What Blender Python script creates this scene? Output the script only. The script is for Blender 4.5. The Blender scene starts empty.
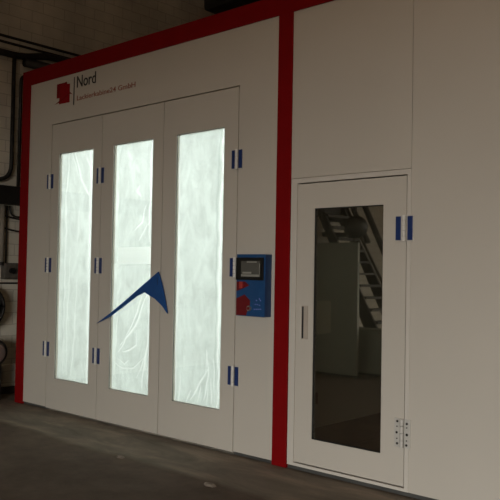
import bpy, bmesh, math, random
from mathutils import Vector, Matrix
random.seed(4)
sc = bpy.context.scene
col = sc.collection
PI = math.pi

# ------------------------------------------------------------------ camera
CAMZ = 1.465
yaw, pit, rol = 0.73510607, 0.02928882, 0.01789992
fw = Vector((-math.sin(yaw)*math.cos(pit), math.cos(yaw)*math.cos(pit), math.sin(pit)))
rt = Vector((math.cos(yaw), math.sin(yaw), 0))
up = rt.cross(fw)
rt2 = math.cos(rol)*rt + math.sin(rol)*up
up2 = -math.sin(rol)*rt + math.cos(rol)*up
cam = bpy.data.objects.new('camera', bpy.data.cameras.new('camera'))
col.objects.link(cam)
cam.data.sensor_width = 36; cam.data.lens = 750*36/500
cam.data.clip_start = 0.05
m = Matrix((rt2, up2, -fw)).transposed().to_4x4()
m.translation = Vector((0, 0, CAMZ))
cam.matrix_world = m
sc.camera = cam

# ------------------------------------------------------------------ materials
MATS = {}
def mat(name, colr, rough=.5, metal=0, noise=0, nscale=6, bump=0, bscale=40, spec=.5, stretch=None, coat=0):
    if name in MATS: return MATS[name]
    mt = bpy.data.materials.new(name); mt.use_nodes = True
    nt = mt.node_tree; b = nt.nodes['Principled BSDF']
    b.inputs['Base Color'].default_value = (*colr, 1)
    b.inputs['Roughness'].default_value = rough
    b.inputs['Metallic'].default_value = metal
    b.inputs['Specular IOR Level'].default_value = spec
    b.inputs['Coat Weight'].default_value = coat
    tc = nt.nodes.new('ShaderNodeTexCoord'); mp = nt.nodes.new('ShaderNodeMapping')
    nt.links.new(tc.outputs['Object'], mp.inputs[0])
    if stretch: mp.inputs['Scale'].default_value = stretch
    n = nt.nodes.new('ShaderNodeTexNoise'); n.inputs['Scale'].default_value = nscale; n.inputs['Detail'].default_value = 6
    nt.links.new(mp.outputs[0], n.inputs[0])
    r = nt.nodes.new('ShaderNodeValToRGB')
    k = max(noise, .015)
    r.color_ramp.elements[0].position = .3; r.color_ramp.elements[1].position = .7
    r.color_ramp.elements[0].color = (*[c*(1-k) for c in colr], 1)
    r.color_ramp.elements[1].color = (*[min(1, c*(1+k)) for c in colr], 1)
    nt.links.new(n.outputs[0], r.inputs[0]); nt.links.new(r.outputs[0], b.inputs['Base Color'])
    if bump:
        n2 = nt.nodes.new('ShaderNodeTexNoise'); n2.inputs['Scale'].default_value = bscale; n2.inputs['Detail'].default_value = 4
        nt.links.new(mp.outputs[0], n2.inputs[0])
        bp = nt.nodes.new('ShaderNodeBump'); bp.inputs['Strength'].default_value = bump; bp.inputs['Distance'].default_value = .01
        nt.links.new(n2.outputs[0], bp.inputs['Height']); nt.links.new(bp.outputs[0], b.inputs['Normal'])
    MATS[name] = mt
    return mt

WHITE = mat('white coated sheet steel', (.64, .60, .535), .45, noise=.02, nscale=1.2, bump=.05, bscale=3)
WHITE2 = mat('white coated frame profile', (.70, .66, .60), .4)
DARKGAP = mat('black rubber seal', (.015, .014, .013), .8)
RED = mat('dark red coated steel', (.235, .0026, .004), .65, noise=.06, spec=.12)
CHAN = mat('grey steel base channel', (.10, .10, .095), .5, .3, noise=.2)
INNER = mat('white booth lining', (.85, .87, .85), .5)
BLUE = mat('blue plastic cap', (.014, .038, .16), .4, noise=.08, nscale=60)
BLUEA = mat('blue arrow paint', (.017, .085, .30), .5, spec=.25, noise=.08, nscale=12)
BLUEP = mat('blue printed panel', (.014, .075, .22), .35, noise=.05, nscale=30)
BLUED = mat('blue enclosure side', (.014, .055, .16), .4)
REDP = mat('red printed panel', (.16, .006, .010), .5, noise=.05, nscale=30)
REDB = mat('red button plastic', (.45, .05, .04), .3)
BLACK = mat('black plastic bezel', (.008, .008, .008), .35)
STEEL = mat('brushed steel', (.55, .54, .5), .35, .9, noise=.06, nscale=60)
HINGEW = mat('white hinge plate', (.62, .60, .56), .4, .1)
SCREW = mat('dark screw head', (.03, .028, .025), .5, .5)
INK = mat('black vinyl lettering', (.015, .015, .018), .5)
REDINK = mat('red vinyl lettering', (.36, .14, .10), .5, spec=.2)
LOGOR = mat('red vinyl emblem', (.30, .004, .008), .6, spec=.15, noise=.1, nscale=25)
LOGOD = mat('dark red vinyl emblem', (.22, .003, .006), .6, spec=.15, noise=.1, nscale=25)
DARKP = mat('black painted pipe', (.018, .016, .014), .55, noise=.3, nscale=9)
GREYP = mat('grey wall pipe', (.15, .135, .11), .6, noise=.2, nscale=9)
TRUNK = mat('black cable trunking', (.010, .009, .008), .6, noise=.3, nscale=9)
JUNC = mat('old junction box', (.10, .09, .075), .6, noise=.3, nscale=20)
DUCT = mat('black ventilation duct', (.012, .010, .009), .6, noise=.3)
CAB = mat('grey green cabinet paint', (.30, .31, .26), .6, noise=.06)
STAIRM = mat('dark painted stair steel', (.05, .045, .04), .6, .3, noise=.2)
BEAMM = mat('dark roof steel', (.05, .045, .038), .6, noise=.2)
ROOFM = mat('dusty roof sheeting', (.22, .17, .11), .8, noise=.15, nscale=.8)
PLASTER = mat('dusty plaster', (.32, .235, .145), .85, noise=.15, nscale=1.3, bump=.3)
CHIP = mat('pale concrete chip', (.22, .18, .145), .9, noise=.3, nscale=30, bump=.5)
GATEM = mat('grey sectional gate', (.35, .35, .34), .5, noise=.05)

def brick_mat():
    mt = bpy.data.materials.new('painted brickwork'); mt.use_nodes = True
    nt = mt.node_tree; b = nt.nodes['Principled BSDF']; L = nt.links.new
    tc = nt.nodes.new('ShaderNodeTexCoord'); sx = nt.nodes.new('ShaderNodeSeparateXYZ'); cx = nt.nodes.new('ShaderNodeCombineXYZ')
    L(tc.outputs['Object'], sx.inputs[0]); L(sx.outputs['Y'], cx.inputs['X']); L(sx.outputs['Z'], cx.inputs['Y'])
    br = nt.nodes.new('ShaderNodeTexBrick')
    br.inputs['Scale'].default_value = 1; br.inputs['Brick Width'].default_value = .30; br.inputs['Row Height'].default_value = .133
    br.inputs['Mortar Size'].default_value = .006; br.inputs['Mortar Smooth'].default_value = .5
    br.inputs['Color1'].default_value = (.70, .665, .58, 1); br.inputs['Color2'].default_value = (.73, .695, .605, 1)
    br.inputs['Mortar'].default_value = (.52, .485, .42, 1)
    n = nt.nodes.new('ShaderNodeTexNoise'); n.inputs['Scale'].default_value = 1.6; n.inputs['Detail'].default_value = 8
    n2 = nt.nodes.new('ShaderNodeTexNoise'); n2.inputs['Scale'].default_value = 9; n2.inputs['Detail'].default_value = 4
    # mortar lines wander a little
    mx = nt.nodes.new('ShaderNodeMix'); mx.data_type = 'VECTOR'; mx.inputs[0].default_value = .012
    L(n2.outputs['Color'], mx.inputs[5]); L(cx.outputs[0], mx.inputs[4]); L(mx.outputs[1], br.inputs['Vector'])
    L(tc.outputs['Object'], n.inputs[0]); L(tc.outputs['Object'], n2.inputs[0])
    r = nt.nodes.new('ShaderNodeValToRGB'); r.color_ramp.elements[0].position = .3; r.color_ramp.elements[1].position = .7
    r.color_ramp.elements[0].color = (.72, .72, .72, 1); r.color_ramp.elements[1].color = (1.12, 1.1, 1.05, 1)
    L(n.outputs[0], r.inputs[0])
    mu = nt.nodes.new('ShaderNodeMix'); mu.data_type = 'RGBA'; mu.blend_type = 'MULTIPLY'; mu.inputs[0].default_value = 1
    L(br.outputs['Color'], mu.inputs[6]); L(r.outputs[0], mu.inputs[7]); L(mu.outputs[2], b.inputs['Base Color'])
    b.inputs['Roughness'].default_value = .7
    bp = nt.nodes.new('ShaderNodeBump'); bp.inputs['Strength'].default_value = .45; bp.inputs['Distance'].default_value = .010; bp.invert = True
    L(br.outputs['Fac'], bp.inputs['Height']); L(bp.outputs[0], b.inputs['Normal'])
    return mt
BRICK = brick_mat()

def floor_mat(name, c1, c2, c3, sc1, rough):
    mt = bpy.data.materials.new(name); mt.use_nodes = True
    nt = mt.node_tree; b = nt.nodes['Principled BSDF']; L = nt.links.new
    tc = nt.nodes.new('ShaderNodeTexCoord')
    n = nt.nodes.new('ShaderNodeTexNoise'); n.inputs['Scale'].default_value = sc1; n.inputs['Detail'].default_value = 10; n.inputs['Roughness'].default_value = .6
    n.inputs['Distortion'].default_value = .6
    n2 = nt.nodes.new('ShaderNodeTexNoise'); n2.inputs['Scale'].default_value = sc1*7; n2.inputs['Detail'].default_value = 8; n2.inputs['Roughness'].default_value = .7
    mp = nt.nodes.new('ShaderNodeMapping'); mp.inputs['Scale'].default_value = (1, 1.6, 1); mp.inputs['Rotation'].default_value = (0, 0, .2)
    L(tc.outputs['Object'], mp.inputs[0]); L(mp.outputs[0], n.inputs[0]); L(tc.outputs['Object'], n2.inputs[0])
    r = nt.nodes.new('ShaderNodeValToRGB'); e = r.color_ramp.elements
    e[0].position = .32; e[0].color = (*c1, 1); e[1].position = .72; e[1].color = (*c3, 1)
    x = e.new(.5); x.color = (*c2, 1)
    L(n.outputs[0], r.inputs[0])
    r2 = nt.nodes.new('ShaderNodeValToRGB'); r2.color_ramp.elements[0].position = .3; r2.color_ramp.elements[1].position = .75
    r2.color_ramp.elements[0].color = (.7, .7, .7, 1); r2.color_ramp.elements[1].color = (1.15, 1.13, 1.1, 1)
    L(n2.outputs[0], r2.inputs[0])
    mu = nt.nodes.new('ShaderNodeMix'); mu.data_type = 'RGBA'; mu.blend_type = 'MULTIPLY'; mu.inputs[0].default_value = 1
    L(r.outputs[0], mu.inputs[6]); L(r2.outputs[0], mu.inputs[7]); L(mu.outputs[2], b.inputs['Base Color'])
    b.inputs['Roughness'].default_value = rough; b.inputs['Specular IOR Level'].default_value = .35
    bp = nt.nodes.new('ShaderNodeBump'); bp.inputs['Strength'].default_value = .25; bp.inputs['Distance'].default_value = .01
    L(n2.outputs[0], bp.inputs['Height']); L(bp.outputs[0], b.inputs['Normal'])
    return mt
FLOORM = floor_mat('worn brown concrete', (.100, .070, .050), (.132, .095, .070), (.165, .122, .092), .7, .85)
def add_apron(mt):
    nt = mt.node_tree; L = nt.links.new; b = nt.nodes['Principled BSDF']
    base = b.inputs['Base Color'].links[0].from_socket
    tc = nt.nodes.new('ShaderNodeTexCoord'); sx = nt.nodes.new('ShaderNodeSeparateXYZ'); L(tc.outputs['Object'], sx.inputs[0])
    n = nt.nodes.new('ShaderNodeTexNoise'); n.inputs['Scale'].default_value = 1.7; n.inputs['Detail'].default_value = 9; n.inputs['Roughness'].default_value = .65
    L(tc.outputs['Object'], n.inputs[0])
    a = nt.nodes.new('ShaderNodeMath'); a.operation = 'MULTIPLY_ADD'; a.inputs[1].default_value = .22; L(n.outputs[0], a.inputs[0]); L(sx.outputs['Y'], a.inputs[2])
    mr = nt.nodes.new('ShaderNodeMapRange'); mr.inputs[1].default_value = 3.82; mr.inputs[2].default_value = 3.91; L(a.outputs[0], mr.inputs[0])
    n2 = nt.nodes.new('ShaderNodeTexNoise'); n2.inputs['Scale'].default_value = 2.3; n2.inputs['Detail'].default_value = 10; n2.inputs['Roughness'].default_value = .65; n2.inputs['Distortion'].default_value = .5
    mp = nt.nodes.new('ShaderNodeMapping'); mp.inputs['Scale'].default_value = (.7, 1.8, 1); L(tc.outputs['Object'], mp.inputs[0]); L(mp.outputs[0], n2.inputs[0])
    r = nt.nodes.new('ShaderNodeValToRGB'); e = r.color_ramp.elements
    e[0].position = .30; e[0].color = (.14, .115, .090, 1); e[1].position = .72; e[1].color = (.34, .27, .21, 1); x = e.new(.5); x.color = (.21, .175, .138, 1)
    L(n2.outputs[0], r.inputs[0])
    m = nt.nodes.new('ShaderNodeMix'); m.data_type = 'RGBA'
    L(mr.outputs[0], m.inputs[0]); L(base, m.inputs[6]); L(r.outputs[0], m.inputs[7]); L(m.outputs[2], b.inputs['Base Color'])
add_apron(FLOORM)


def glass_mat(name, refl, tint, gcol=(1, 1, 1)):
    mt = bpy.data.materials.new(name); mt.use_nodes = True
    nt = mt.node_tree; nt.nodes.clear(); L = nt.links.new
    o = nt.nodes.new('ShaderNodeOutputMaterial'); mx = nt.nodes.new('ShaderNodeMixShader')
    tr = nt.nodes.new('ShaderNodeBsdfTransparent'); gl = nt.nodes.new('ShaderNodeBsdfGlossy')
    tr.inputs[0].default_value = (*tint, 1); gl.inputs[0].default_value = (*gcol, 1); gl.inputs['Roughness'].default_value = .015
    mx.inputs[0].default_value = refl
    L(tr.outputs[0], mx.inputs[1]); L(gl.outputs[0], mx.inputs[2]); L(mx.outputs[0], o.inputs[0])
    return mt
GLASS = glass_mat('clear door glass', .04, (.97, .985, .975))
TINT = glass_mat('dark tinted glass', .36, (.80, .79, .74), (.95, .93, .85))
SCREENG = mat('display glass', (.10, .10, .09), .12, spec=.8)

def film_mat(name, alpha, c, seed):
    mt = bpy.data.materials.new(name); mt.use_nodes = True
    nt = mt.node_tree; nt.nodes.clear(); L = nt.links.new
    o = nt.nodes.new('ShaderNodeOutputMaterial')
    tl = nt.nodes.new('ShaderNodeBsdfTranslucent'); tr = nt.nodes.new('ShaderNodeBsdfTransparent'); df = nt.nodes.new('ShaderNodeBsdfDiffuse')
    tr.inputs[0].default_value = (.98, 1, .985, 1)
    tc = nt.nodes.new('ShaderNodeTexCoord'); mp = nt.nodes.new('ShaderNodeMapping')
    mp.inputs['Location'].default_value = (seed, seed*2, seed); mp.inputs['Scale'].default_value = (2.0, 1, 1.1)
    L(tc.outputs['Object'], mp.inputs[0])
    n = nt.nodes.new('ShaderNodeTexNoise'); n.inputs['Scale'].default_value = 4.2; n.inputs['Detail'].default_value = 8; n.inputs['Roughness'].default_value = .66
    n.inputs['Distortion'].default_value = .6
    L(mp.outputs[0], n.inputs[0])
    r = nt.nodes.new('ShaderNodeValToRGB'); e = r.color_ramp.elements
    e[0].position = .34; e[0].color = (*[x*.86 for x in c], 1); e[1].position = .70; e[1].color = (*[min(1, x*1.14) for x in c], 1)
    L(n.outputs[0], r.inputs[0])
    at = nt.nodes.new('ShaderNodeAttribute'); at.attribute_name = 'film_tone'; sp = nt.nodes.new('ShaderNodeSeparateColor'); L(at.outputs['Color'], sp.inputs[0])
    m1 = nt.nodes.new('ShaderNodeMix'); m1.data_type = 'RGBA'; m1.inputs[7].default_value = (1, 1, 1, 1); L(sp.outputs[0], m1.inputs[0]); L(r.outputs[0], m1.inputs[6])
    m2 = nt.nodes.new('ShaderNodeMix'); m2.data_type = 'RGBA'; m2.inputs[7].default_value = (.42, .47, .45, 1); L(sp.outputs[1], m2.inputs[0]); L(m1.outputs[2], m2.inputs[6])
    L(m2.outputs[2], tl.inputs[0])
    df.inputs[0].default_value = (.5, .52, .5, 1)
    bp = nt.nodes.new('ShaderNodeBump'); bp.inputs['Strength'].default_value = .5; bp.inputs['Distance'].default_value = .02
    L(n.outputs[0], bp.inputs['Height']); L(bp.outputs[0], tl.inputs['Normal'])
    x1 = nt.nodes.new('ShaderNodeMixShader'); x1.inputs[0].default_value = .08
    L(tl.outputs[0], x1.inputs[1]); L(df.outputs[0], x1.inputs[2])
    x2 = nt.nodes.new('ShaderNodeMixShader'); x2.inputs[0].default_value = alpha
    L(tr.outputs[0], x2.inputs[1]); L(x1.outputs[0], x2.inputs[2]); L(x2.outputs[0], o.inputs[0])
    return mt
FILM = [film_mat('milky plastic film %d' % i, .92, (.71, .735, .72), 3.1*i+1) for i in range(3)]
STRIPM = film_mat('clearer plastic film', .8, (.82, .85, .83), 7.7)

def emis(name, c, s):
    mt = bpy.data.materials.new(name); mt.use_nodes = True
    nt = mt.node_tree; nt.nodes.clear()
    o = nt.nodes.new('ShaderNodeOutputMaterial'); e = nt.nodes.new('ShaderNodeEmission')
    e.inputs[0].default_value = (*c, 1); e.inputs[1].default_value = s
    nt.links.new(e.outputs[0], o.inputs[0]); return mt
BOOTHLAMP = emis('booth light diffuser', (.945, 1, .965), 4.55)

# ------------------------------------------------------------------ helpers
def box(bm, x0, x1, y0, y1, z0, z1, bev=0):
    v = [bm.verts.new((x, y, z)) for x in (x0, x1) for y in (y0, y1) for z in (z0, z1)]
    fs = [bm.faces.new([v[i] for i in q]) for q in ((0, 1, 3, 2), (4, 6, 7, 5), (0, 4, 5, 1), (2, 3, 7, 6), (0, 2, 6, 4), (1, 5, 7, 3))]
    if bev:
        ed = list({e for f in fs for e in f.edges})
        bmesh.ops.bevel(bm, geom=ed, offset=bev, segments=2, affect='EDGES', profile=.6)
def cyl(bm, p, q, r, n=14, r2=None):
    p, q = Vector(p), Vector(q); d = (q-p); L = d.length
    M = Matrix.Translation((p+q)/2) @ d.to_track_quat('Z', 'Y').to_matrix().to_4x4()
    bmesh.ops.create_cone(bm, cap_ends=True, segments=n, radius1=r, radius2=r if r2 is None else r2, depth=L, matrix=M)
def tube(bm, pts, r, n=10):
    P = [Vector(p) for p in pts]; rings = []
    for i, p in enumerate(P):
        d = (P[min(i+1, len(P)-1)]-P[max(i-1, 0)]).normalized()
        a = d.orthogonal().normalized() if i == 0 else (rings[-1][1] - d*rings[-1][1].dot(d)).normalized()
        b = d.cross(a)
        rings.append(([bm.verts.new(p+r*(math.cos(t)*a+math.sin(t)*b)) for t in [2*PI*k/n for k in range(n)]], a))
    for (r0, _), (r1, _) in zip(rings, rings[1:]):
        for k in range(n): bm.faces.new((r0[k], r0[(k+1) % n], r1[(k+1) % n], r1[k]))
    bm.faces.new(rings[0][0][::-1]); bm.faces.new(rings[-1][0])
def fillet(pts, r=.1, n=6):
    P = [Vector(p) for p in pts]; out = [P[0]]
    for a, b, c in zip(P, P[1:], P[2:]):
        u = (a-b).normalized(); w = (c-b).normalized(); k = min(r, (a-b).length*.45, (c-b).length*.45)
        s, e = b+u*k, b+w*k
        for i in range(n+1):
            t = i/n; out.append((1-t)**2*s+2*t*(1-t)*b+t*t*e)
    out.append(P[-1]); return out
def prism(bm, pts, y0, y1):            # polygon in XZ, from y0 (front) to y1 (back)
    a = [bm.verts.new((x, y0, z)) for x, z in pts]; b = [bm.verts.new((x, y1, z)) for x, z in pts]
    bm.faces.new(a); bm.faces.new(b[::-1]); n = len(pts)
    for i in range(n): bm.faces.new((a[i], b[i], b[(i+1) % n], a[(i+1) % n]))
def obj(name, fn, mt, parent=None, smooth=False):
    bm = bmesh.new(); fn(bm)
    bmesh.ops.recalc_face_normals(bm, faces=bm.faces)
    if parent is not None:
        bmesh.ops.translate(bm, verts=bm.verts, vec=-world(parent))
    me = bpy.data.meshes.new(name); bm.to_mesh(me); bm.free()
    o = bpy.data.objects.new(name, me); me.materials.append(mt); col.objects.link(o)
    if parent is not None: o.parent = parent
    if smooth:
        for p in me.polygons: p.use_smooth = True
    return o
def world(o):
    v = Vector(o.location)
    while o.parent: o = o.parent; v += o.location
    return v
def thing(name, label, cat, loc, group=None):
    o = bpy.data.objects.new(name, None); o.empty_display_size = .1; o.location = loc; col.objects.link(o)
    o['label'] = label; o['category'] = cat
    if group: o['group'] = group
    return o
def tag(o, label, cat, group=None, kind=None):
    o['label'] = label; o['category'] = cat
    if group: o['group'] = group
    if kind: o['kind'] = kind
    return o
def struct(name, fn, mt):
    o = obj(name, fn, mt); o['kind'] = 'structure'; return o
def text(name, body, mt, parent, x, z, w, h, y, depth=.002, bold=0):
    cu = bpy.data.curves.new(name, 'FONT'); cu.body = body; cu.extrude = 0.5; cu.offset = bold; cu.resolution_u = 4
    t = bpy.data.objects.new('t', cu); col.objects.link(t)
    dg = bpy.context.evaluated_depsgraph_get(); me = bpy.data.meshes.new_from_object(t.evaluated_get(dg))
    bpy.data.objects.remove(t)
    xs = [v.co.x for v in me.vertices]; ys = [v.co.y for v in me.vertices]
    sx = w/(max(xs)-min(xs)); sy = h/(max(ys)-min(ys)); x0, y0 = min(xs), min(ys)
    pw = world(parent)
    for v in me.vertices:
        v.co = Vector((x+(v.co.x-x0)*sx, y-v.co.z*depth*2, z+(v.co.y-y0)*sy)) - pw
    me.materials.clear(); me.materials.append(mt)
    o = bpy.data.objects.new(name, me); col.objects.link(o); o.parent = parent
    return o

def front_x(px, py, Y):
    """world X,Z of a photo measurement taken on a plane of constant Y"""
    d = (px-250)*rt2-(py-250)*up2+750*fw
    t = Y/d.y
    return d.x*t, CAMZ+d.z*t

# ------------------------------------------------------------------ hall
XL, XR, YF, YB, ZC = -8.0, 6.0, -7.0, 12.5, 7.0
struct('floor', lambda b: box(b, XL-.3, XR+.3, YF-.3, YB+.3, -.2, 0), FLOORM)
struct('floor_yard', lambda b: box(b, -60, 60, -80, YF-.3, -.2, -.02), mat('sandy yard', (.085, .046, .020), .9, noise=.2))
struct('wall_left', lambda b: box(b, XL-.3, XL, YF-.3, YB+.3, -.2, ZC), BRICK)
struct('wall_back', lambda b: box(b, XL, XR, YB, YB+.3, -.2, ZC), PLASTER)
GX0, GX1, GZ = -.8, 5.3, 3.2
def wf(b):
    box(b, XL, GX0, YF-.3, YF, -.2, ZC); box(b, GX1, XR, YF-.3, YF, -.2, ZC); box(b, GX0, GX1, YF-.3, YF, GZ, ZC)
struct('wall_front', wf, PLASTER)
struct('wall_right', lambda b: box(b, XR, XR+.3, YF-.3, YB+.3, -.2, ZC), PLASTER)
struct('ceiling', lambda b: box(b, XL-.3, XR+.3, YF-.3, YB+.3, ZC, ZC+.2), ROOFM)
struct('trim_1', lambda b: box(b, XL, XL+.06, YF, YB, .085, .34, .008), BRICK)            # thicker plinth course
struct('baseboard_left', lambda b: box(b, XL, XL+.055, YF, YB, .003, .085), mat('dark skirting band', (.045, .038, .030), .8, noise=.3))
struct('door_1', lambda b: [box(b, GX0-.12, GX0, YF, YF+.08, 0, GZ+.1), box(b, GX1, GX1+.12, YF, YF+.08, 0, GZ+.1), box(b, GX0, GX1, YF, YF+.08, GZ, GZ+.12)], GATEM)

# roof steel, seen mirrored in the cabin door's glass
for k, y in enumerate((-5.2, -2.6, 0.0, 2.6)):
    struct('trim_%d' % (k+2), lambda b, y=y: [box(b, XL, XR, y-.10, y-.085, ZC-.4, ZC), box(b, XL, XR, y-.19, y+.01, ZC-.4, ZC-.385)], BEAMM)

# ------------------------------------------------------------------ pipes and cables on the brick wall
def wallrun(name, pts, r, mt, label, cat, group=None, fr=.08):
    o = obj(name, lambda b: tube(b, fillet(pts, fr), r), mt, smooth=True)
    return tag(o, label, cat, group)
wx = XL+.045
dz = -.02
wallrun('thin_pipe', [(wx-.01, 2.0, 4.165), (wx-.01, 9.5, 4.165)], .016, DARKP, 'upper of two thin black pipes running level along the brick wall', 'pipe')
wallrun('thin_pipe', [(wx-.01, 2.0, 4.095), (wx-.01, 9.5, 4.095)], .015, DARKP, 'lower of two thin black pipes running level along the brick wall', 'pipe')
wallrun('wall_pipe', [(wx+.03, 2.0, 3.955), (wx+.03, 4.70, 3.955), (wx+.03, 5.0, 4.04), (wx+.03, 9.5, 4.04)], .040, DARKP, 'thick black pipe with a kink passing behind the red corner of the booth', 'pipe', fr=.15)
wallrun('wall_pipe', [(wx+.04, 4.72, 3.90), (wx+.04, 9.5, 3.90)], .055, DARKP, 'thickest black pipe just above the booth corner', 'pipe')
wallrun('conduit', [(wx+.01, 4.60, 3.95), (wx+.01, 4.60, 2.48), (wx+.01, 3.5, 2.48)], .024, DARKP, 'black conduit dropping down the bricks and bending left above the trunking', 'pipe', fr=.2)
wallrun('conduit', [(wx+.02, 9.5, 3.74), (wx+.02, 4.69, 3.74), (wx+.02, 4.69, 2.415)], .020, DARKP, 'middle black conduit dropping from an elbow beside the booth', 'pipe', fr=.08)
wallrun('conduit', [(wx+.02, 9.5, 3.66), (wx+.02, 4.765, 3.66), (wx+.02, 4.765, 2.415)], .017, GREYP, 'greyish conduit closest to the red frame of the booth', 'pipe', fr=.08)
tr_ = obj('cable_trunking', lambda b: box(b, XL+.006, XL+.16, 2.0, 5.6, 2.20, 2.41, .01), TRUNK)
tag(tr_, 'deep black trunking box running along the brick wall at head height', 'trunking')
wallrun('wall_pipe', [(wx+.01, 4.50, 2.19), (wx+.01, 4.50, 1.53)], .032, mat('pale pipe', (.30, .27, .22), .6), 'pale grey vertical pipe below the black trunking', 'pipe')
wallrun('conduit', [(wx-.02, 4.58, 2.19), (wx-.02, 4.58, 1.45)], .010, DARKP, 'thin dark conduit right beside the pale vertical pipe', 'pipe')
wallrun('cable', [(wx, 4.60, 2.19), (wx, 4.62, 2.07), (wx, 4.9, 2.05), (wx, 5.4, 2.06)], .010, DARKP, 'black cable leaving the trunking and turning level towards the booth', 'cable')
def sag(y0, z0, y1, z1, s): return [(wx, y0+(y1-y0)*t/14, z0+(z1-z0)*t/14-s*4*(t/14)*(1-t/14)) for t in range(15)]
for (y0, z0, y1, z1, s, lb) in ((4.2, 2.16, 5.2, 2.02, .05, 'upper sagging black cable across the bricks below the trunking'), (4.2, 2.05, 5.2, 1.94, .10, 'lower sagging black cable across the bricks below the trunking')):
    tag(obj('cable', lambda b: tube(b, sag(y0, z0, y1, z1, s), .011, 8), DARKP, smooth=True), lb, 'cable')
jb = thing('junction_box', 'old grey junction box with round dark knob on the brick wall', 'junction box', (XL, 4.61, 1.40))
obj('housing', lambda b: box(b, XL, XL+.09, 4.53, 4.72, 1.33, 1.52, .012), JUNC, jb)
obj('cover', lambda b: box(b, XL+.09, XL+.10, 4.545, 4.705, 1.345, 1.505, .004), JUNC, jb)
obj('knob', lambda b: cyl(b, (XL+.10, 4.615, 1.43), (XL+.135, 4.615, 1.43), .035, 18), BLACK, jb)
obj('cable_gland', lambda b: cyl(b, (XL+.04, 4.50, 1.53), (XL+.04, 4.50, 1.49), .045, 14), DARKP, jb)
wallrun('thin_pipe', [(wx-.01, 4.2, 1.285), (wx-.01, 5.4, 1.285)], .010, DARKP, 'thin dark pipe running level under the junction box', 'pipe')
# hose reel and motor cut by the left border
mo = thing('hose_reel', 'dark coiled hose and reel at the left edge beside the booth', 'hose reel', (XL+.1, 4.42, .5))
obj('coil', lambda b: [tube(b, [(XL+.06+.035*k, 4.27+.20*math.cos(a), 1.02+.22*math.sin(a)) for a in [2*PI*j/40 for j in range(41)]], .018, 8) for k in range(5)], DARKP, mo, True)
obj('hub', lambda b: cyl(b, (XL, 4.27, 1.02), (XL+.27, 4.27, 1.02), .10, 24), STAIRM, mo)
obj('bracket', lambda b: box(b, XL, XL+.10, 4.20, 4.34, .70, 1.05, .01), STAIRM, mo)
obj('fitting', lambda b: cyl(b, (XL+.14, 4.43, 1.10), (XL+.14, 4.475, 1.05), .02, 14), STEEL, mo)
mt_ = thing('compressor', 'dark round motor housing with a silver cap low by the left wall', 'motor', (XL+.2, 4.38, .35))
obj('housing', lambda b: cyl(b, (XL+.08, 4.26, .53), (XL+.42, 4.26, .53), .145, 28), DARKP, mt_, False)
obj('end_cap', lambda b: cyl(b, (XL+.42, 4.26, .53), (XL+.45, 4.26, .53), .12, 28, .10), STEEL, mt_)
obj('mount', lambda b: box(b, XL+.07, XL+.42, 4.16, 4.34, .003, .40, .01), DARKP, mt_)

# ------------------------------------------------------------------ black duct over the booth
dx, dz_ = front_x(202.5, 11, 6.4)
dk = thing('ventilation_duct', 'black rectangular ventilation duct above the booth roof', 'duct', (dx+.8, 6.65, dz_))
obj('casing', lambda b: box(b, dx, dx+4.2, 6.4, 6.95, dz_, dz_+.75, .06), DUCT, dk)
for k in (.9, 2.1, 3.3):
    obj('flange', lambda b, k=k: box(b, dx+k-.03, dx+k+.03, 6.37, 6.98, dz_-.03, dz_+.78), DUCT, dk)
for k in (1.2, 3.0):
    obj('hanger_rod', lambda b, k=k: cyl(b, (dx+k, 6.67, dz_+.75), (dx+k, 6.67, ZC), .012, 8), STEEL, dk)

# ------------------------------------------------------------------ spray booth shell
F = 4.41                     # plane of the front sheets
D = 10.6                     # back of the booth
XA, XI = -7.396, -7.248      # left red upright
P0, P1 = -3.716, -3.577      # red post
ZT, ZI = 3.618, 3.457        # red header
booth = thing('spray_booth', 'white spray booth with red frame and three tall lit windows in its folding doors', 'spray booth', ((XA+P0)/2, F, 0))
obj('roof_panel', lambda b: box(b, XA+.02, P0, F+.07, D, ZT-.12, ZT-.04), WHITE, booth)
obj('side_panel', lambda b: box(b, XA+.02, XA+.08, F+.07, D, .03, ZT-.12), WHITE, booth)
obj('side_panel', lambda b: box(b, P0+.03, P1-.03, F+.07, D, .03, ZT-.12), mat('grey side sheet', (.50, .50, .45), .6), booth)
obj('side_skirting', lambda b: box(b, P1-.03, P1-.015, F+.07, D, .03, .24), DARKP, booth)
obj('rear_panel', lambda b: box(b, XA+.08, P0+.03, D-.06, D, .03, ZT-.12), INNER, booth)
ZD, ZB = 2.968, .023
obj('header_panel', lambda b: box(b, -6.823, -4.130, F, F+.06, ZD+.010, ZI), WHITE, booth)
obj('wall_panel', lambda b: box(b, XI, -6.823, F, F+.06, .03, ZI), WHITE, booth)
obj('wall_panel', lambda b: box(b, -4.130, P0, F, F+.06, .03, ZI), WHITE, booth)
obj('inner_ceiling', lambda b: box(b, XA+.08, P0+.03, F+.10, D-.06, 3.20, 3.24), INNER, booth)
obj('lining', lambda b: box(b, XA+.08, XA+.10, F+.07, D-.06, .03, 3.2), INNER, booth)
obj('lining', lambda b: box(b, P0+.01, P0+.03, F+.07, D-.06, .03, 3.2), INNER, booth)
obj('grated_floor', lambda b: box(b, XA+.10, P0+.01, F+.07, D-.06, .004, .03), mat('pale booth floor', (.6, .62, .6), .6), booth)
def rframe(z0, z1, x0, x1, b): box(b, x0, x1, F-.014, F+.07, z0, z1, .003)
obj('frame_upright', lambda b: rframe(.0035, ZT, XA, XI, b), RED, booth)
obj('frame_upright', lambda b: rframe(.0035, ZI, P0, P1, b), RED, booth)
obj('frame_header', lambda b: rframe(ZI, ZT, XI, P1, b), RED, booth)
obj('base_channel', lambda b: box(b, XI, -6.82, F+.012, F+.06, .0035, .03), CHAN, booth)
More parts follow.
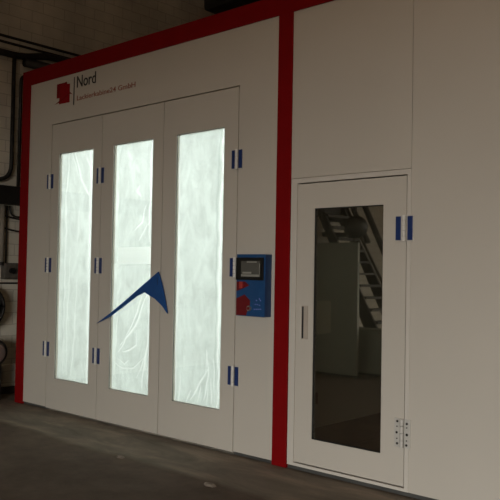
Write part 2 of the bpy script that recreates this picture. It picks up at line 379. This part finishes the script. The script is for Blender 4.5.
obj('base_channel', lambda b: box(b, -4.13, P0, F+.012, F+.06, .0035, .03), CHAN, booth)
obj('door_seal', lambda b: [box(b, -6.835, -4.12, F+.052, F+.060, .010, ZD+.02)] if False else
    [box(b, x-.012, x+.012, F+.050, F+.060, ZB, ZD) for x in (-6.82, -5.95, -5.049, -4.1335)] + [box(b, -6.83, -4.12, F+.05, F+.06, ZD-.01, ZD+.014)], DARKGAP, booth)

# three tall door leaves
WZ0, WZ1 = .335, 2.655
leaves = [(-6.818, -5.95, -6.675, -6.091), (-5.95, -5.049, -5.766, -5.19), (-5.049, -4.135, -4.876, -4.293)]
g = .005
for i, (x0, x1, w0, w1) in enumerate(leaves):
    def leaf(b):
        a0, a1 = x0+g, x1-g
        box(b, a0, w0, F, F+.05, ZB, ZD); box(b, w1, a1, F, F+.05, ZB, ZD)
        box(b, w0, w1, F, F+.05, ZB, WZ0); box(b, w0, w1, F, F+.05, WZ1, ZD)
    lf = obj('door_leaf', leaf, WHITE, booth)
    def trim(b):
        t = .004
        box(b, w0, w0+t, F+.006, F+.014, WZ0, WZ1); box(b, w1-t, w1, F+.006, F+.014, WZ0, WZ1)
        box(b, w0+t, w1-t, F+.006, F+.014, WZ0, WZ0+t); box(b, w0+t, w1-t, F+.006, F+.014, WZ1-t, WZ1)
    obj('window_gasket', trim, mat('grey window gasket', (.22, .22, .20), .7), lf)
    obj('window_pane', lambda b: box(b, w0, w1, F+.014, F+.019, WZ0, WZ1), GLASS, lf)

# hinges
def make_hinge(parent, x, z, w=.122, h=.165, caps=True, capmat=None):
    yb = F-.008
    hg = obj('hinge', lambda b: [box(b, x-w/2, x-.016, yb, F-.0005, z-h/2, z+h/2, .002), box(b, x+.016, x+w/2, yb, F-.0005, z-h/2, z+h/2, .002)], HINGEW, parent)
    n = 5 if caps else 4
    obj('knuckle', lambda b: [cyl(b, (x, F-.0145, z-h/2+h*k/n+.0015), (x, F-.0145, z-h/2+h*(k+1)/n-.0015), .014, 16) for k in range(n)], HINGEW if not caps else mat('zinc hinge knuckle', (.80, .78, .73), .45), hg)
    if caps:
        for s in (-1, 1):
            xc = x+s*(w/2-.023)
            obj('cap', lambda b: box(b, xc-.0195, xc+.0195, yb-.004, yb, z-h/2+.008, z+h/2-.008, .003), capmat or BLUE, hg)
    else:
        sc_ = [(-.036, .075, .008), (-.038, .040, .0045), (-.040, .0, .008), (-.038, -.040, .0045), (-.036, -.072, .008),
               (.036, .066, .008), (.036, .040, .0045), (.037, -.006, .009), (.035, -.046, .0045), (.034, -.075, .008)]
        for (a, c, r) in sc_:
            obj('screw', lambda b: cyl(b, (x+a, yb-.003, z+c), (x+a, yb, z+c), r, 14), SCREW, hg)
    return hg
for x in (-6.820, -5.957, -4.139):
    for z in (2.375, 1.50, .63):
        make_hinge(booth, x, z)

# ------------------------------------------------------------------ crumpled film hung behind the panes
YFm = F+.026
def W(px, py): return front_x(px, py, YFm)
def segd(p, a, b_):
    ab = (b_[0]-a[0], b_[1]-a[1]); l2 = ab[0]**2+ab[1]**2
    t = max(0, min(1, ((p[0]-a[0])*ab[0]+(p[1]-a[1])*ab[1])/l2))
    return math.hypot(p[0]-a[0]-ab[0]*t, p[1]-a[1]-ab[1]*t), t
def film(name, x0, x1, z0, z1, y, mt, parent, seed, wav, folds=(), creases=(), n=84, mz=230):
    """a hanging sheet; folds (clearer margins, crease highlights put into the colour) and creases (doubled, denser) are ridges in it"""
    rnd = random.Random(seed); ph = [rnd.uniform(0, 6) for _ in range(8)]
    FO = [([W(*p) for p in pts], w, k) for pts, w, k in folds]; CR = [([W(*p) for p in pts], w, k) for pts, w, k in creases]
    vals = []
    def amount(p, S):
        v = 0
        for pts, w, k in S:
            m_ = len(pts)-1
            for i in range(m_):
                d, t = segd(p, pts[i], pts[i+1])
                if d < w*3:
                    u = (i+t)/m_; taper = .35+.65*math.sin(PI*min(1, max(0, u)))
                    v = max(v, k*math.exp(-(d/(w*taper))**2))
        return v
    def f(b):
        rows = []
        for j in range(mz+1):
            row = []
            for i in range(n+1):
                x = x0+(x1-x0)*i/n; z = z0+(z1-z0)*j/mz
                q = (x+.006*math.sin(z*11+ph[5])+.004*math.sin(z*29+ph[6]), z)
                a, c = amount(q, FO), amount(q, CR)
                d = wav*(math.sin(x*31+ph[0]+1.2*math.sin(z*2+ph[1]))*.5+math.sin(x*17+z*3+ph[2])*.5+.5*math.sin(z*9+x*8+ph[3])*math.sin(x*13+ph[4]))
                row.append(b.verts.new((x, y+abs(d)+.006*(1-a), z))); vals.append((a, c))
            rows.append(row)
        for j in range(mz):
            for i in range(n): b.faces.new((rows[j][i], rows[j][i+1], rows[j+1][i+1], rows[j+1][i]))
    o = obj(name, f, mt, parent, True)
    at = o.data.color_attributes.new('film_tone', 'FLOAT_COLOR', 'POINT')
    for i, (a, c) in enumerate(vals): at.data[i].color = (a, c, 0, 1)  # first channel also paints crease highlights into the film colour
    return o
G = 'plastic sheets behind the door windows'
wl = [(l[2]+.002, l[3]-.002) for l in leaves]
s1 = thing('plastic_sheet', 'crumpled milky plastic sheet behind the leftmost door window', 'plastic sheet', (-6.38, YFm, .4), G)
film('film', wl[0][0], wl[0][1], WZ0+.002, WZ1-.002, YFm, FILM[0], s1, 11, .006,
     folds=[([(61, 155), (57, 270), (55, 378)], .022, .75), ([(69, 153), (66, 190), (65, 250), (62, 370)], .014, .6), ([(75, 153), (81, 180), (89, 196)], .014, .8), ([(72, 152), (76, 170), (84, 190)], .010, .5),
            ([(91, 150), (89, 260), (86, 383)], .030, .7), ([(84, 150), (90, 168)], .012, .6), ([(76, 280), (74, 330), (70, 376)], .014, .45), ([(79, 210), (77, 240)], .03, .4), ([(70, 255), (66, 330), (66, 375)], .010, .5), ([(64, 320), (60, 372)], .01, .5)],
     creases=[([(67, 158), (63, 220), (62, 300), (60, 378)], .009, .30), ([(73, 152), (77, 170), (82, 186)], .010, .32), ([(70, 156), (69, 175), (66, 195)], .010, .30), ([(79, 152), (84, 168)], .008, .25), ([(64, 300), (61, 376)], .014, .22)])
zt = W(135, 264)[1]; zg = W(130, 247)[1]; xs_ = W(118.2, 200)[0]
s2 = thing('plastic_sheet', 'milky plastic sheet in the middle door window, ending above the bare glass gap', 'plastic sheet', (-5.48, YFm, 1.7), G)
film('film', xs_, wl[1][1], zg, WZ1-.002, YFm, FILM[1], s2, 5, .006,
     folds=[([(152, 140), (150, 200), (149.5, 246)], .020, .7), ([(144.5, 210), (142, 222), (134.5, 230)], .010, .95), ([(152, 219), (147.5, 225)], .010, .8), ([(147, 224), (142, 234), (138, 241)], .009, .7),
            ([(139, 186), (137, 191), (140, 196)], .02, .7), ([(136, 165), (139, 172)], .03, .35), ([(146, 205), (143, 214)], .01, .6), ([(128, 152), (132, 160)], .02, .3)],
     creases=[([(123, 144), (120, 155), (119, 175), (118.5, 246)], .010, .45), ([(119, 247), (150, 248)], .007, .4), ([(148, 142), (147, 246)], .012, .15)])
film('side_strip', wl[1][0], xs_-.001, zt+.001, WZ1-.002, YFm+.002, STRIPM, s2, 6, .003, n=10, mz=60)
s3 = thing('plastic_sheet', 'gathered milky plastic sheet in the lower part of the middle door window', 'plastic sheet', (-5.48, YFm, .4), G)
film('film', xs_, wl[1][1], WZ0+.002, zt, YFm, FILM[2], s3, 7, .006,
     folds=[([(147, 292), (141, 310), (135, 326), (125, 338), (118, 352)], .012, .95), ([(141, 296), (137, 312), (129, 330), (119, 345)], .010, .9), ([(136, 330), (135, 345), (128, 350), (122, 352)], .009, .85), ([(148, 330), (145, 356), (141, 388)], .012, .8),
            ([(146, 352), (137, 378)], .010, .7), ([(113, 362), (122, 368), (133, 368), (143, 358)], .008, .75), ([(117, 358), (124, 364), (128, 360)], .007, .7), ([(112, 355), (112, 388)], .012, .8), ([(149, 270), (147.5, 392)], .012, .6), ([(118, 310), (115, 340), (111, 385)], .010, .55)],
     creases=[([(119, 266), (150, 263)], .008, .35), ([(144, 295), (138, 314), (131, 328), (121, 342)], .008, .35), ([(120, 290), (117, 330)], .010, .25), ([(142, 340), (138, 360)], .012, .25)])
film('side_strip', wl[1][0], xs_-.001, WZ0+.002, zt-.001, YFm+.002, STRIPM, s3, 8, .003, n=10, mz=60)
s4 = thing('plastic_sheet', 'taut milky plastic sheet behind the door window nearest the control panel', 'plastic sheet', (-4.58, YFm, .4), G)
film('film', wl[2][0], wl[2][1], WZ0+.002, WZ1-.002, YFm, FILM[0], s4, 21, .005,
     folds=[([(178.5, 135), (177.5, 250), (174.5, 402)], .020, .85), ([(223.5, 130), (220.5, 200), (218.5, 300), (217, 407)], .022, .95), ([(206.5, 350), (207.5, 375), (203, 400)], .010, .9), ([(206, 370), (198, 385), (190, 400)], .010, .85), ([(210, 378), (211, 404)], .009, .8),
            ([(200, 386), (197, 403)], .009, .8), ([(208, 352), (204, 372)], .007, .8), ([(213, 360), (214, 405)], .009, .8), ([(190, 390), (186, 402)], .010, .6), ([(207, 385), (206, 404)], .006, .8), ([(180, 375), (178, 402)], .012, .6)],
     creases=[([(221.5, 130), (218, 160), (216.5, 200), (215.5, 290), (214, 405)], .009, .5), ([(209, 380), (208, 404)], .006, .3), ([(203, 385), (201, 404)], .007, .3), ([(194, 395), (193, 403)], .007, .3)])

# lamps inside the booth
def booth_lamp(x, y, z, lab, wall=False):
    t = thing('booth_light', lab, 'light', (x, y, z), 'lights inside the booth')
    if wall:
        obj('housing', lambda b: box(b, x-.35, x+.35, y, y+.08, z-1.0, z+1.0, .01), INNER, t)
        obj('diffuser', lambda b: box(b, x-.32, x+.32, y-.01, y, z-.97, z+.97), BOOTHLAMP, t)
    else:
        obj('housing', lambda b: box(b, x-1.3, x+1.3, y-.45, y+.45, z, z+.04, .01), INNER, t)
        obj('diffuser', lambda b: box(b, x-1.27, x+1.27, y-.42, y+.42, z-.01, z), BOOTHLAMP, t)
for yy in (5.4, 7.2, 9.0):
    booth_lamp(-5.55, yy, 3.155, 'long white light box in the ceiling inside the lit booth')
for xx in (-6.6, -5.5, -4.4):
    booth_lamp(xx, D-.15, 1.7, 'tall white light box on the rear wall inside the lit booth', True)

# ------------------------------------------------------------------ plant cabin on the right of the red post
XE = 1.6
cabin = thing('equipment_cabin', 'white panelled cabin section right of the red post with narrow glazed door', 'cabin', ((P1+XE)/2, F, 0))
SX = -2.548
obj('roof_panel', lambda b: box(b, P1, XE, F+.07, D, ZT-.12, ZT-.04), WHITE, cabin)
obj('side_panel', lambda b: box(b, XE-.08, XE-.02, F+.07, D, .03, ZT-.12), WHITE, cabin)
obj('rear_panel', lambda b: box(b, P1, XE-.08, D-.06, D, .03, ZT-.12), WHITE, cabin)
obj('frame_header', lambda b: rframe(ZI, ZT, P1, XE, b), RED, cabin)
obj('frame_upright', lambda b: rframe(.0035, ZI, XE-.148, XE, b), RED, cabin)
obj('upper_panel', lambda b: box(b, P1, SX-.002, F, F+.06, 2.177, ZI), WHITE, cabin)
obj('wall_panel', lambda b: box(b, SX+.002, -.95, F, F+.06, .033, ZI), WHITE, cabin)
obj('wall_panel', lambda b: box(b, -.946, XE-.148, F, F+.06, .033, ZI), WHITE, cabin)
obj('panel_seal', lambda b: [box(b, SX-.02, SX+.02, F+.055, F+.065, .033, ZI), box(b, P1, SX, F+.055, F+.065, 2.165, 2.185), box(b, -.96, -.93, F+.055, F+.065, .033, ZI)], DARKGAP, cabin)
obj('base_channel', lambda b: box(b, P1, XE, F+.010, F+.07, .0035, .033), CHAN, cabin)
DX0, DX1, DZ0, DZ1 = -3.512, -2.585, .063, 2.129
def pframe(b):
    y = F-.004
    box(b, P1+.004, DX0-.003, y, F+.06, .033, 2.173); box(b, DX1+.009, SX+.0015, y, F+.06, .033, 2.173)
    box(b, DX0-.003, DX1+.009, y, F+.06, DZ1+.009, 2.173); box(b, DX0-.003, DX1+.009, y, F+.06, 0.033, DZ0-.009)
obj('door_frame', pframe, WHITE2, cabin)
obj('door_seal', lambda b: [box(b, DX0-.01, DX0+.01, F+.045, F+.055, DZ0, DZ1), box(b, DX1-.01, DX1+.014, F+.045, F+.055, DZ0, DZ1),
                            box(b, DX0, DX1, F+.045, F+.055, DZ1-.01, DZ1+.014), box(b, DX0, DX1, F+.045, F+.055, DZ0-.014, DZ0+.01)], DARKGAP, cabin)
w0, w1, wz0, wz1 = -3.353, -2.764, .251, 1.943
def pdoor(b):
    y0, y1 = F+.002, F+.045
    box(b, DX0, w0, y0, y1, DZ0, DZ1); box(b, w1, DX1, y0, y1, DZ0, DZ1)
    box(b, w0, w1, y0, y1, DZ0, wz0); box(b, w0, w1, y0, y1, wz1, DZ1)
pd = obj('door_leaf', pdoor, WHITE, cabin)
pd['label'] = 'narrow white door leaf with tall dark window'
pn = obj('window_pane', lambda b: box(b, w0, w1, F+.020, F+.026, wz0, wz1), TINT, pd); pn['label'] = 'dark tinted glass pane'
obj('window_gasket', lambda b: [box(b, w0, w0+.006, F+.008, F+.020, wz0, wz1), box(b, w1-.006, w1, F+.008, F+.020, wz0, wz1), box(b, w0+.006, w1-.006, F+.008, F+.020, wz0, wz0+.006), box(b, w0+.006, w1-.006, F+.008, F+.020, wz1-.006, wz1)], DARKGAP, pd)
hz0, hz1 = .975, 1.222
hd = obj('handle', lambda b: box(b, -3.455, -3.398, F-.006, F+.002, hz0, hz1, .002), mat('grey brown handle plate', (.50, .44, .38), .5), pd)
hd['label'] = 'flat grey brown pull plate with dark strip'
obj('dark_strip', lambda b: box(b, -3.449, -3.435, F-.0075, F-.006, hz0+.006, hz1-.006), DARKGAP, hd)  # flat dark strip laid on the plate in place of a cut slot
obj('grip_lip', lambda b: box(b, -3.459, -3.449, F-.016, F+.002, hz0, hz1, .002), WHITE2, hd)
make_hinge(cabin, -2.594, 1.776, .136, .176)
hb = make_hinge(cabin, -2.593, .415, .120, .190, caps=False); hb['label'] = 'white hinge without caps, screw heads showing'
# dark lining of the cabin so the pane looks into an unlit room
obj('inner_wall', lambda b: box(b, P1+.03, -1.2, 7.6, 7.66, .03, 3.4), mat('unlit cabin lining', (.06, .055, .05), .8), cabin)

# ------------------------------------------------------------------ control panel
PY = F-.075
cp = thing('control_panel', 'blue control box with touch screen mounted on the booth beside the red post', 'control panel', (-3.92, F, 1.36))
xl, zt_ = front_x(237.2, 255, PY); xr, zb_ = front_x(264.7, 316, PY)
zt_ = 1.603; zb_ = 1.121
obj('enclosure', lambda b: box(b, xl, xr, PY, F-.0005, zb_, zt_, .004), BLUED, cp)
obj('front_plate', lambda b: box(b, xl, xr-.001, PY-.003, PY, zb_, zt_, .001), BLUEP, cp)
Q = lambda px, py: front_x(px, py, PY-.004)
a0 = Q(237.6, 257.3); a1 = Q(263.8, 281)
tp = obj('touch_panel', lambda b: box(b, a0[0], a1[0], PY-.022, PY-.003, a1[1]+.004, a0[1]-.002, .004), BLACK, cp)
b0 = front_x(241.3, 261, PY-.022); b1 = front_x(260, 277.2, PY-.022)
sc1 = obj('display', lambda b: box(b, b0[0], b1[0], PY-.0235, PY-.022, b1[1], b0[1]), SCREENG, tp)
scm = mat('display grey mark', (.30, .30, .27), .4)
def dispm(b):
    w_ = b1[0]-b0[0]; h_ = b0[1]-b1[1]
    box(b, b0[0]+w_*.3, b1[0]-w_*.18, PY-.0240, PY-.0235, b0[1]-h_*.10, b0[1]-h_*.02)
    box(b, b0[0]+.002, b1[0]-.002, PY-.0240, PY-.0235, b1[1]+.003, b1[1]+h_*.16)
    box(b, b0[0]+w_*.08, b0[0]+w_*.55, PY-.0240, PY-.0235, b1[1]+h_*.2, b1[1]+h_*.32)
    box(b, b1[0]-.008, b1[0]-.002, PY-.0240, PY-.0235, b1[1]+h_*.1, b0[1]-h_*.15)
obj('screen_marks', dispm, scm, tp)
E_ = lambda px, py: Q(px, py)
red1 = [E_(237.5, 281.5), E_(245, 281.5), E_(249, 285.5), E_(243, 288.5), E_(237.5, 291)]
red2 = [E_(237.5, 298.5), E_(244.5, 294.5), E_(250, 300.5), E_(249.5, 307), E_(247, 312), E_(246, 315.2), E_(237.2, 314.6)]
red1[0] = (xl+.001, red1[0][1]); red1[-1] = (xl+.001, red1[-1][1]); red2[0] = (xl+.001, red2[0][1]); red2[-1] = (xl+.001, zb_+.004); red2[-2] = (red2[-2][0], zb_+.004)
rp = obj('red_graphic', lambda b: [prism(b, red1, PY-.0035, PY-.003), prism(b, red2, PY-.0035, PY-.003)], REDP, cp)
bx_, bz_ = Q(241.5, 285)
obj('push_button', lambda b: [box(b, bx_-.017, bx_+.017, PY-.016, PY-.003, bz_-.026, bz_+.026, .004)], REDB, cp)
kx, kz = Q(249.5, 308.3)
ks = obj('key_switch', lambda b: [cyl(b, (kx, PY-.003, kz), (kx, PY-.016, kz), .021, 24)], STEEL, cp)
obj('key_barrel', lambda b: cyl(b, (kx, PY-.016, kz), (kx, PY-.024, kz), .012, 18), REDP, ks)
pale = mat('pale blue print', (.30, .34, .85), .4)
for px, py in ((256.3, 300.5), (259.4, 299), (260.4, 300.6), (255.3, 304.4), (257.3, 304.4), (259.3, 305.4), (254.3, 309.3), (256.3, 309.3), (258.3, 309.3), (260.3, 309.3)):
    x, z = Q(px, py); obj('printed_mark', lambda b: box(b, x-.0045, x+.0045, PY-.0037, PY-.003, z-.004, z+.004), pale, cp)

# ------------------------------------------------------------------ blue arrow on the doors
ar = thing('arrow_emblem', 'large dark blue arrow emblem mounted across the folding doors', 'emblem', (-5.3, F, 1.3))
AY = F-.030
A_ = lambda px, py: front_x(px, py, AY)
apts = [A_(96.3, 323.4), A_(110, 313.2), A_(124, 301.5), A_(141, 286.5), A_(158, 271.8), A_(161.5, 284), A_(164.5, 299), A_(167, 313.5), A_(162, 306), A_(155, 299), A_(144.3, 292.3), A_(136, 296.5), A_(122, 307.5), A_(109, 317)]
obj('plate', lambda b: prism(b, apts, AY, AY+.012), BLUEA, ar)
for px, py in ((152, 287), (118, 308), (162, 298)):
    x, z = A_(px, py); obj('standoff', lambda b: cyl(b, (x, AY+.012, z), (x, F-.0005 if px != 118 else F+.028, z), .008, 12), STEEL, ar)
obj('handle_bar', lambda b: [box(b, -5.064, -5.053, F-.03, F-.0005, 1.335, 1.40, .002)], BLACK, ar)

# ------------------------------------------------------------------ company sign on the header
sg = thing('company_sign', 'company sign with red squares emblem and Nord lettering on the white header panel', 'sign', (-6.1, F, 3.3))
S_ = lambda px, py: front_x(px, py, F-.001)
obj('emblem_square', lambda b: prism(b, [S_(57.2, 84.6), S_(67, 82.0), S_(67.5, 97), S_(56.8, 98.6)], F-.003, F-.0005), LOGOD, sg)
obj('emblem_square', lambda b: prism(b, [S_(60.5, 84.5), S_(70.2, 83.6), S_(69.7, 102.2), S_(59.2, 104.4)], F-.0045, F-.003), LOGOR, sg)
obj('emblem_streak', lambda b: prism(b, [S_(55.0, 105.0), S_(60, 100.7), S_(70.5, 92.2), S_(73, 94.5), S_(70.3, 93.6), S_(60.5, 102.2)], F-.0055, F-.0045), LOGOD, sg)
obj('emblem_tip', lambda b: prism(b, [S_(62.5, 84.2), S_(67, 81.6), S_(66.8, 84.4)], F-.0055, F-.0045), LOGOD, sg)
obj('divider', lambda b: prism(b, [S_(74.2, 77.2), S_(74.9, 77.0), S_(74.0, 104.8), S_(73.2, 105.0)], F-.003, F-.0005), INK, sg)
text('lettering', 'Nord', INK, sg, -6.392, 3.300, .318, .118, F-.0025, .0015, .006)
text('small_lettering', 'Lackierkabine24 GmbH', REDINK, sg, -6.385, 3.168, .925, .050, F-.0025, .0012, .004)

# ------------------------------------------------------------------ loose concrete chips on the apron edge
def chip(px, py, w, d, lab):
    dd = (px-250)*rt2-(py-250)*up2+750*fw; t = -CAMZ/dd.z; x, y = dd.x*t, dd.y*t
    def f(b):
        pts = []
        n = 11
        for i in range(n):
            a = 2*PI*i/n; r = random.uniform(.75, 1.1)
            pts.append((x+w*math.cos(a)*r, y+d*math.sin(a)*r))
        bot = [b.verts.new((p[0], p[1], .0035)) for p in pts]
        top = [b.verts.new((x+(p[0]-x)*.75, y+(p[1]-y)*.75, .016+random.uniform(-.003, .004))) for p in pts]
        b.faces.new(bot[::-1]); b.faces.new(top)
        for i in range(n): b.faces.new((bot[i], bot[(i+1) % n], top[(i+1) % n], top[i]))
    tag(obj('concrete_chip', f, CHIP), lab, 'debris')
chip(121, 458, .045, .03, 'small pale concrete chip on the floor in front of the middle door leaf')
chip(209.5, 486, .055, .035, 'larger pale concrete chip on the floor nearest the picture bottom')

# ------------------------------------------------------------------ things of the hall mirrored in the dark pane
RY = 2*(F+.02)
def mir(px, py, yv):
    x, z = front_x(px, py, yv); return x, z
PV = 8.86
cx0, cz = mir(316, 243, PV); cx1, _ = mir(358, 242.5, PV); cy = RY-PV
PANELM = mat('grey partition sheet', (.30, .30, .255), .6, noise=.04)
cabn = thing('partition_screen', 'tall grey steel partition screen standing in the hall', 'partition', (cx0, cy-.03, 0))
obj('panel', lambda b: box(b, cx0-.3, cx1, cy-.05, cy, .03, cz, .005), PANELM, cabn)
obj('base_rail', lambda b: box(b, cx0-.3, cx1, cy-.06, cy+.01, 0, .03, .004), DARKP, cabn)
q0 = mir(352, 328, 9.2); q1 = mir(400, 328, 9.2)
tc_ = thing('steel_chest', 'low grey steel chest standing in the hall', 'chest', (q0[0], RY-9.35, 0))
obj('body', lambda b: box(b, q0[0]-.25, q1[0], RY-9.5, RY-9.2, .04, q0[1]-.04, .01), PANELM, tc_)
obj('lid', lambda b: box(b, q0[0]-.26, q1[0]+.01, RY-9.51, RY-9.19, q0[1]-.04, q0[1], .01), CAB, tc_)
obj('plinth', lambda b: box(b, q0[0]-.22, q1[0]-.03, RY-9.47, RY-9.23, 0, .04), DARKP, tc_)
# fittings on the inner side wall of the cabin, seen through the tinted pane
XS = P1-.03
wb = thing('wall_box', 'pale flat cover plate on the cabin side wall behind the dark door glass', 'cover plate', (XS, 4.80, 1.11))
obj('housing', lambda b: box(b, XS, XS+.03, 4.665, 4.945, .985, 1.245, .004), mat('pale metal cover', (.90, .78, .62), .6), wb)
obj('lid', lambda b: box(b, XS+.03, XS+.036, 4.675, 4.935, .995, 1.235, .002), mat('pale metal cover', (.90, .78, .62), .6), wb)
tag(obj('socket_box', lambda b: box(b, XS+.001, XS+.05, 4.66, 4.76, .44, .53, .006), BLACK), 'small black socket box low behind the dark door glass', 'socket')
# stairs
st = thing('steel_staircase', 'dark steel staircase with open treads along the hall wall', 'staircase', (-6.2, -1.2, 0))
SY0, SY1 = RY-10.0-.32, RY-10.0+.32
sl = 1.75
def zx(x): return 1.12-(x+6.46)*sl
xb, xt = -6.46+1.12/sl-.02, -7.30
def stringer(y):
    def f(b):
        a = [(xb, 0.0), (xb+.0, .12), (xt, zx(xt)+.10), (xt, zx(xt)-.14), (xb-.2, 0.0)]
        prism(b, a, y-.02, y+.02)
    return f
obj('stringer', stringer(SY0), STAIRM, st); obj('stringer', stringer(SY1), STAIRM, st)
k = 0; z = .19
while z < zx(xt)-.02:
    x = -6.46-(z-1.12)/sl
    obj('tread', lambda b: box(b, x-.12, x+.10, SY0+.02, SY1-.02, z-.035, z), STAIRM, st); z += .185
for x in (-5.95, -6.55, -7.2):
    obj('handrail_post', lambda b: cyl(b, (x, SY1+.04, max(zx(x)-.1, 0.002)), (x, SY1+.04, zx(x)+.95), .022, 10), STAIRM, st)
obj('handrail', lambda b: tube(b, [(-5.95, SY1+.04, zx(-5.95)+.95), (-7.2, SY1+.04, zx(-7.2)+.95)], .022), STAIRM, st)
obj('landing', lambda b: box(b, XL+.07, xt+.02, SY0-.1, SY1+.1, zx(xt)-.14, zx(xt)-.02), STAIRM, st)
# a dome lamp
lx, lz = mir(356, 227, 8.2)
dl = thing('globe_lamp', 'dark round lamp hanging in the hall, switched off', 'lamp', (lx, RY-8.2, lz))
def dome(b):
    n, mm = 24, 8; R_ = .155; rings = []
    for j in range(mm+1):
        t = .12+(PI-.3)*j/mm
        rings.append([b.verts.new((lx+R_*math.sin(t)*math.cos(2*PI*i/n), RY-8.2+R_*math.sin(t)*math.sin(2*PI*i/n), lz+.15*math.cos(t))) for i in range(n)])
    for r0, r1 in zip(rings, rings[1:]):
        for i in range(n): b.faces.new((r0[i], r0[(i+1) % n], r1[(i+1) % n], r1[i]))
    b.faces.new(rings[0]); b.faces.new(rings[-1][::-1])
obj('shade', dome, DARKP, dl, True)
obj('cord', lambda b: cyl(b, (lx, RY-8.2, lz+.12), (lx, RY-8.2, ZC-.0), .008, 8), DARKP, dl)
# sloping braces
def brace(name, pa, pb, yv, w, lab):
    (x0_, z0_), (x1_, z1_) = mir(*pa, yv), mir(*pb, yv)
    d = Vector((x1_-x0_, 0, z1_-z0_)).normalized(); nn = Vector((-d.z, 0, d.x))*w
    tag(obj(name, lambda b: prism(b, [(x0_-nn.x, z0_-nn.z), (x0_+nn.x, z0_+nn.z), (x1_+nn.x, z1_+nn.z), (x1_-nn.x, z1_-nn.z)], RY-yv-.05, RY-yv+.05), BEAMM), lab, 'brace')
brace('roof_brace', (322, 180), (357, 241), 10.9, .10, 'wide sloping roof brace above the cabinet')
brace('roof_brace', (345, 190), (368, 243), 11.0, .025, 'thin sloping roof brace crossing behind the lamp')
brace('roof_brace', (360, 195), (388, 262), 11.3, .03, 'rightmost thin sloping roof brace')
brace('wall_rail', (300, 218), (345, 219.5), 10.8, .05, 'upper dark rail on the hall wall')
brace('wall_rail', (300, 234), (348, 235), 10.8, .04, 'lower dark rail on the hall wall')
bx0 = mir(318.5, 208, 11); bx1 = mir(324, 219, 11)
tag(obj('loudspeaker_box', lambda b: box(b, bx0[0], bx1[0], RY-11.15, RY-11, bx1[1], bx0[1], .01), BLACK), 'small black box high on the hall wall', 'box')

cl = thing('cabin_fill', 'dim fill tube added out of view on the ceiling inside the cabin', 'light', (-2.2, 5.6, 3.3))  # added out of view to lift the grey wall behind the glass
obj('housing', lambda b: box(b, -2.8, -1.6, 5.5, 5.7, 3.30, 3.36, .01), INNER, cl)
obj('tube', lambda b: cyl(b, (-2.75, 5.6, 3.27), (-1.65, 5.6, 3.27), .03, 12), emis('dim warm fill', (1, .93, .80), 5), cl)

# ------------------------------------------------------------------ light
SKY = 13.8
w = bpy.data.worlds.new('world'); sc.world = w; w.use_nodes = True
w.node_tree.nodes['Background'].inputs[0].default_value = (1, .98, .92, 1)
w.node_tree.nodes['Background'].inputs[1].default_value = SKY
def area(name, loc, tgt, sx, sy, power, c, spread=PI):
    l = bpy.data.lights.new(name, 'AREA'); l.shape = 'RECTANGLE'; l.size = sx; l.size_y = sy; l.energy = power; l.color = c; l.spread = spread
    o = bpy.data.objects.new(name, l); col.objects.link(o); o.location = loc
    o.rotation_euler = (Vector(tgt)-Vector(loc)).to_track_quat('-Z', 'Z').to_euler()
    return o
p_ = area('gate_daylight', ((GX0+GX1)/2, YF-.28, GZ/2), ((GX0+GX1)/2, 5, GZ/2), GX1-GX0, GZ, 1, (1, 1, 1)); p_.data.cycles.is_portal = True
area('hall_warm_fill', (-1.5, 1.2, 6.4), (-1.5, 1.8, 0), 2.4, .4, 24, (1, .70, .42))  # added overhead fill without a fixture, warms the upper facade

sc.view_settings.view_transform = 'Standard'; sc.view_settings.look = 'None'
sc.view_settings.gamma = 1; sc.view_settings.exposure = 0; sc.view_settings.use_curve_mapping = False
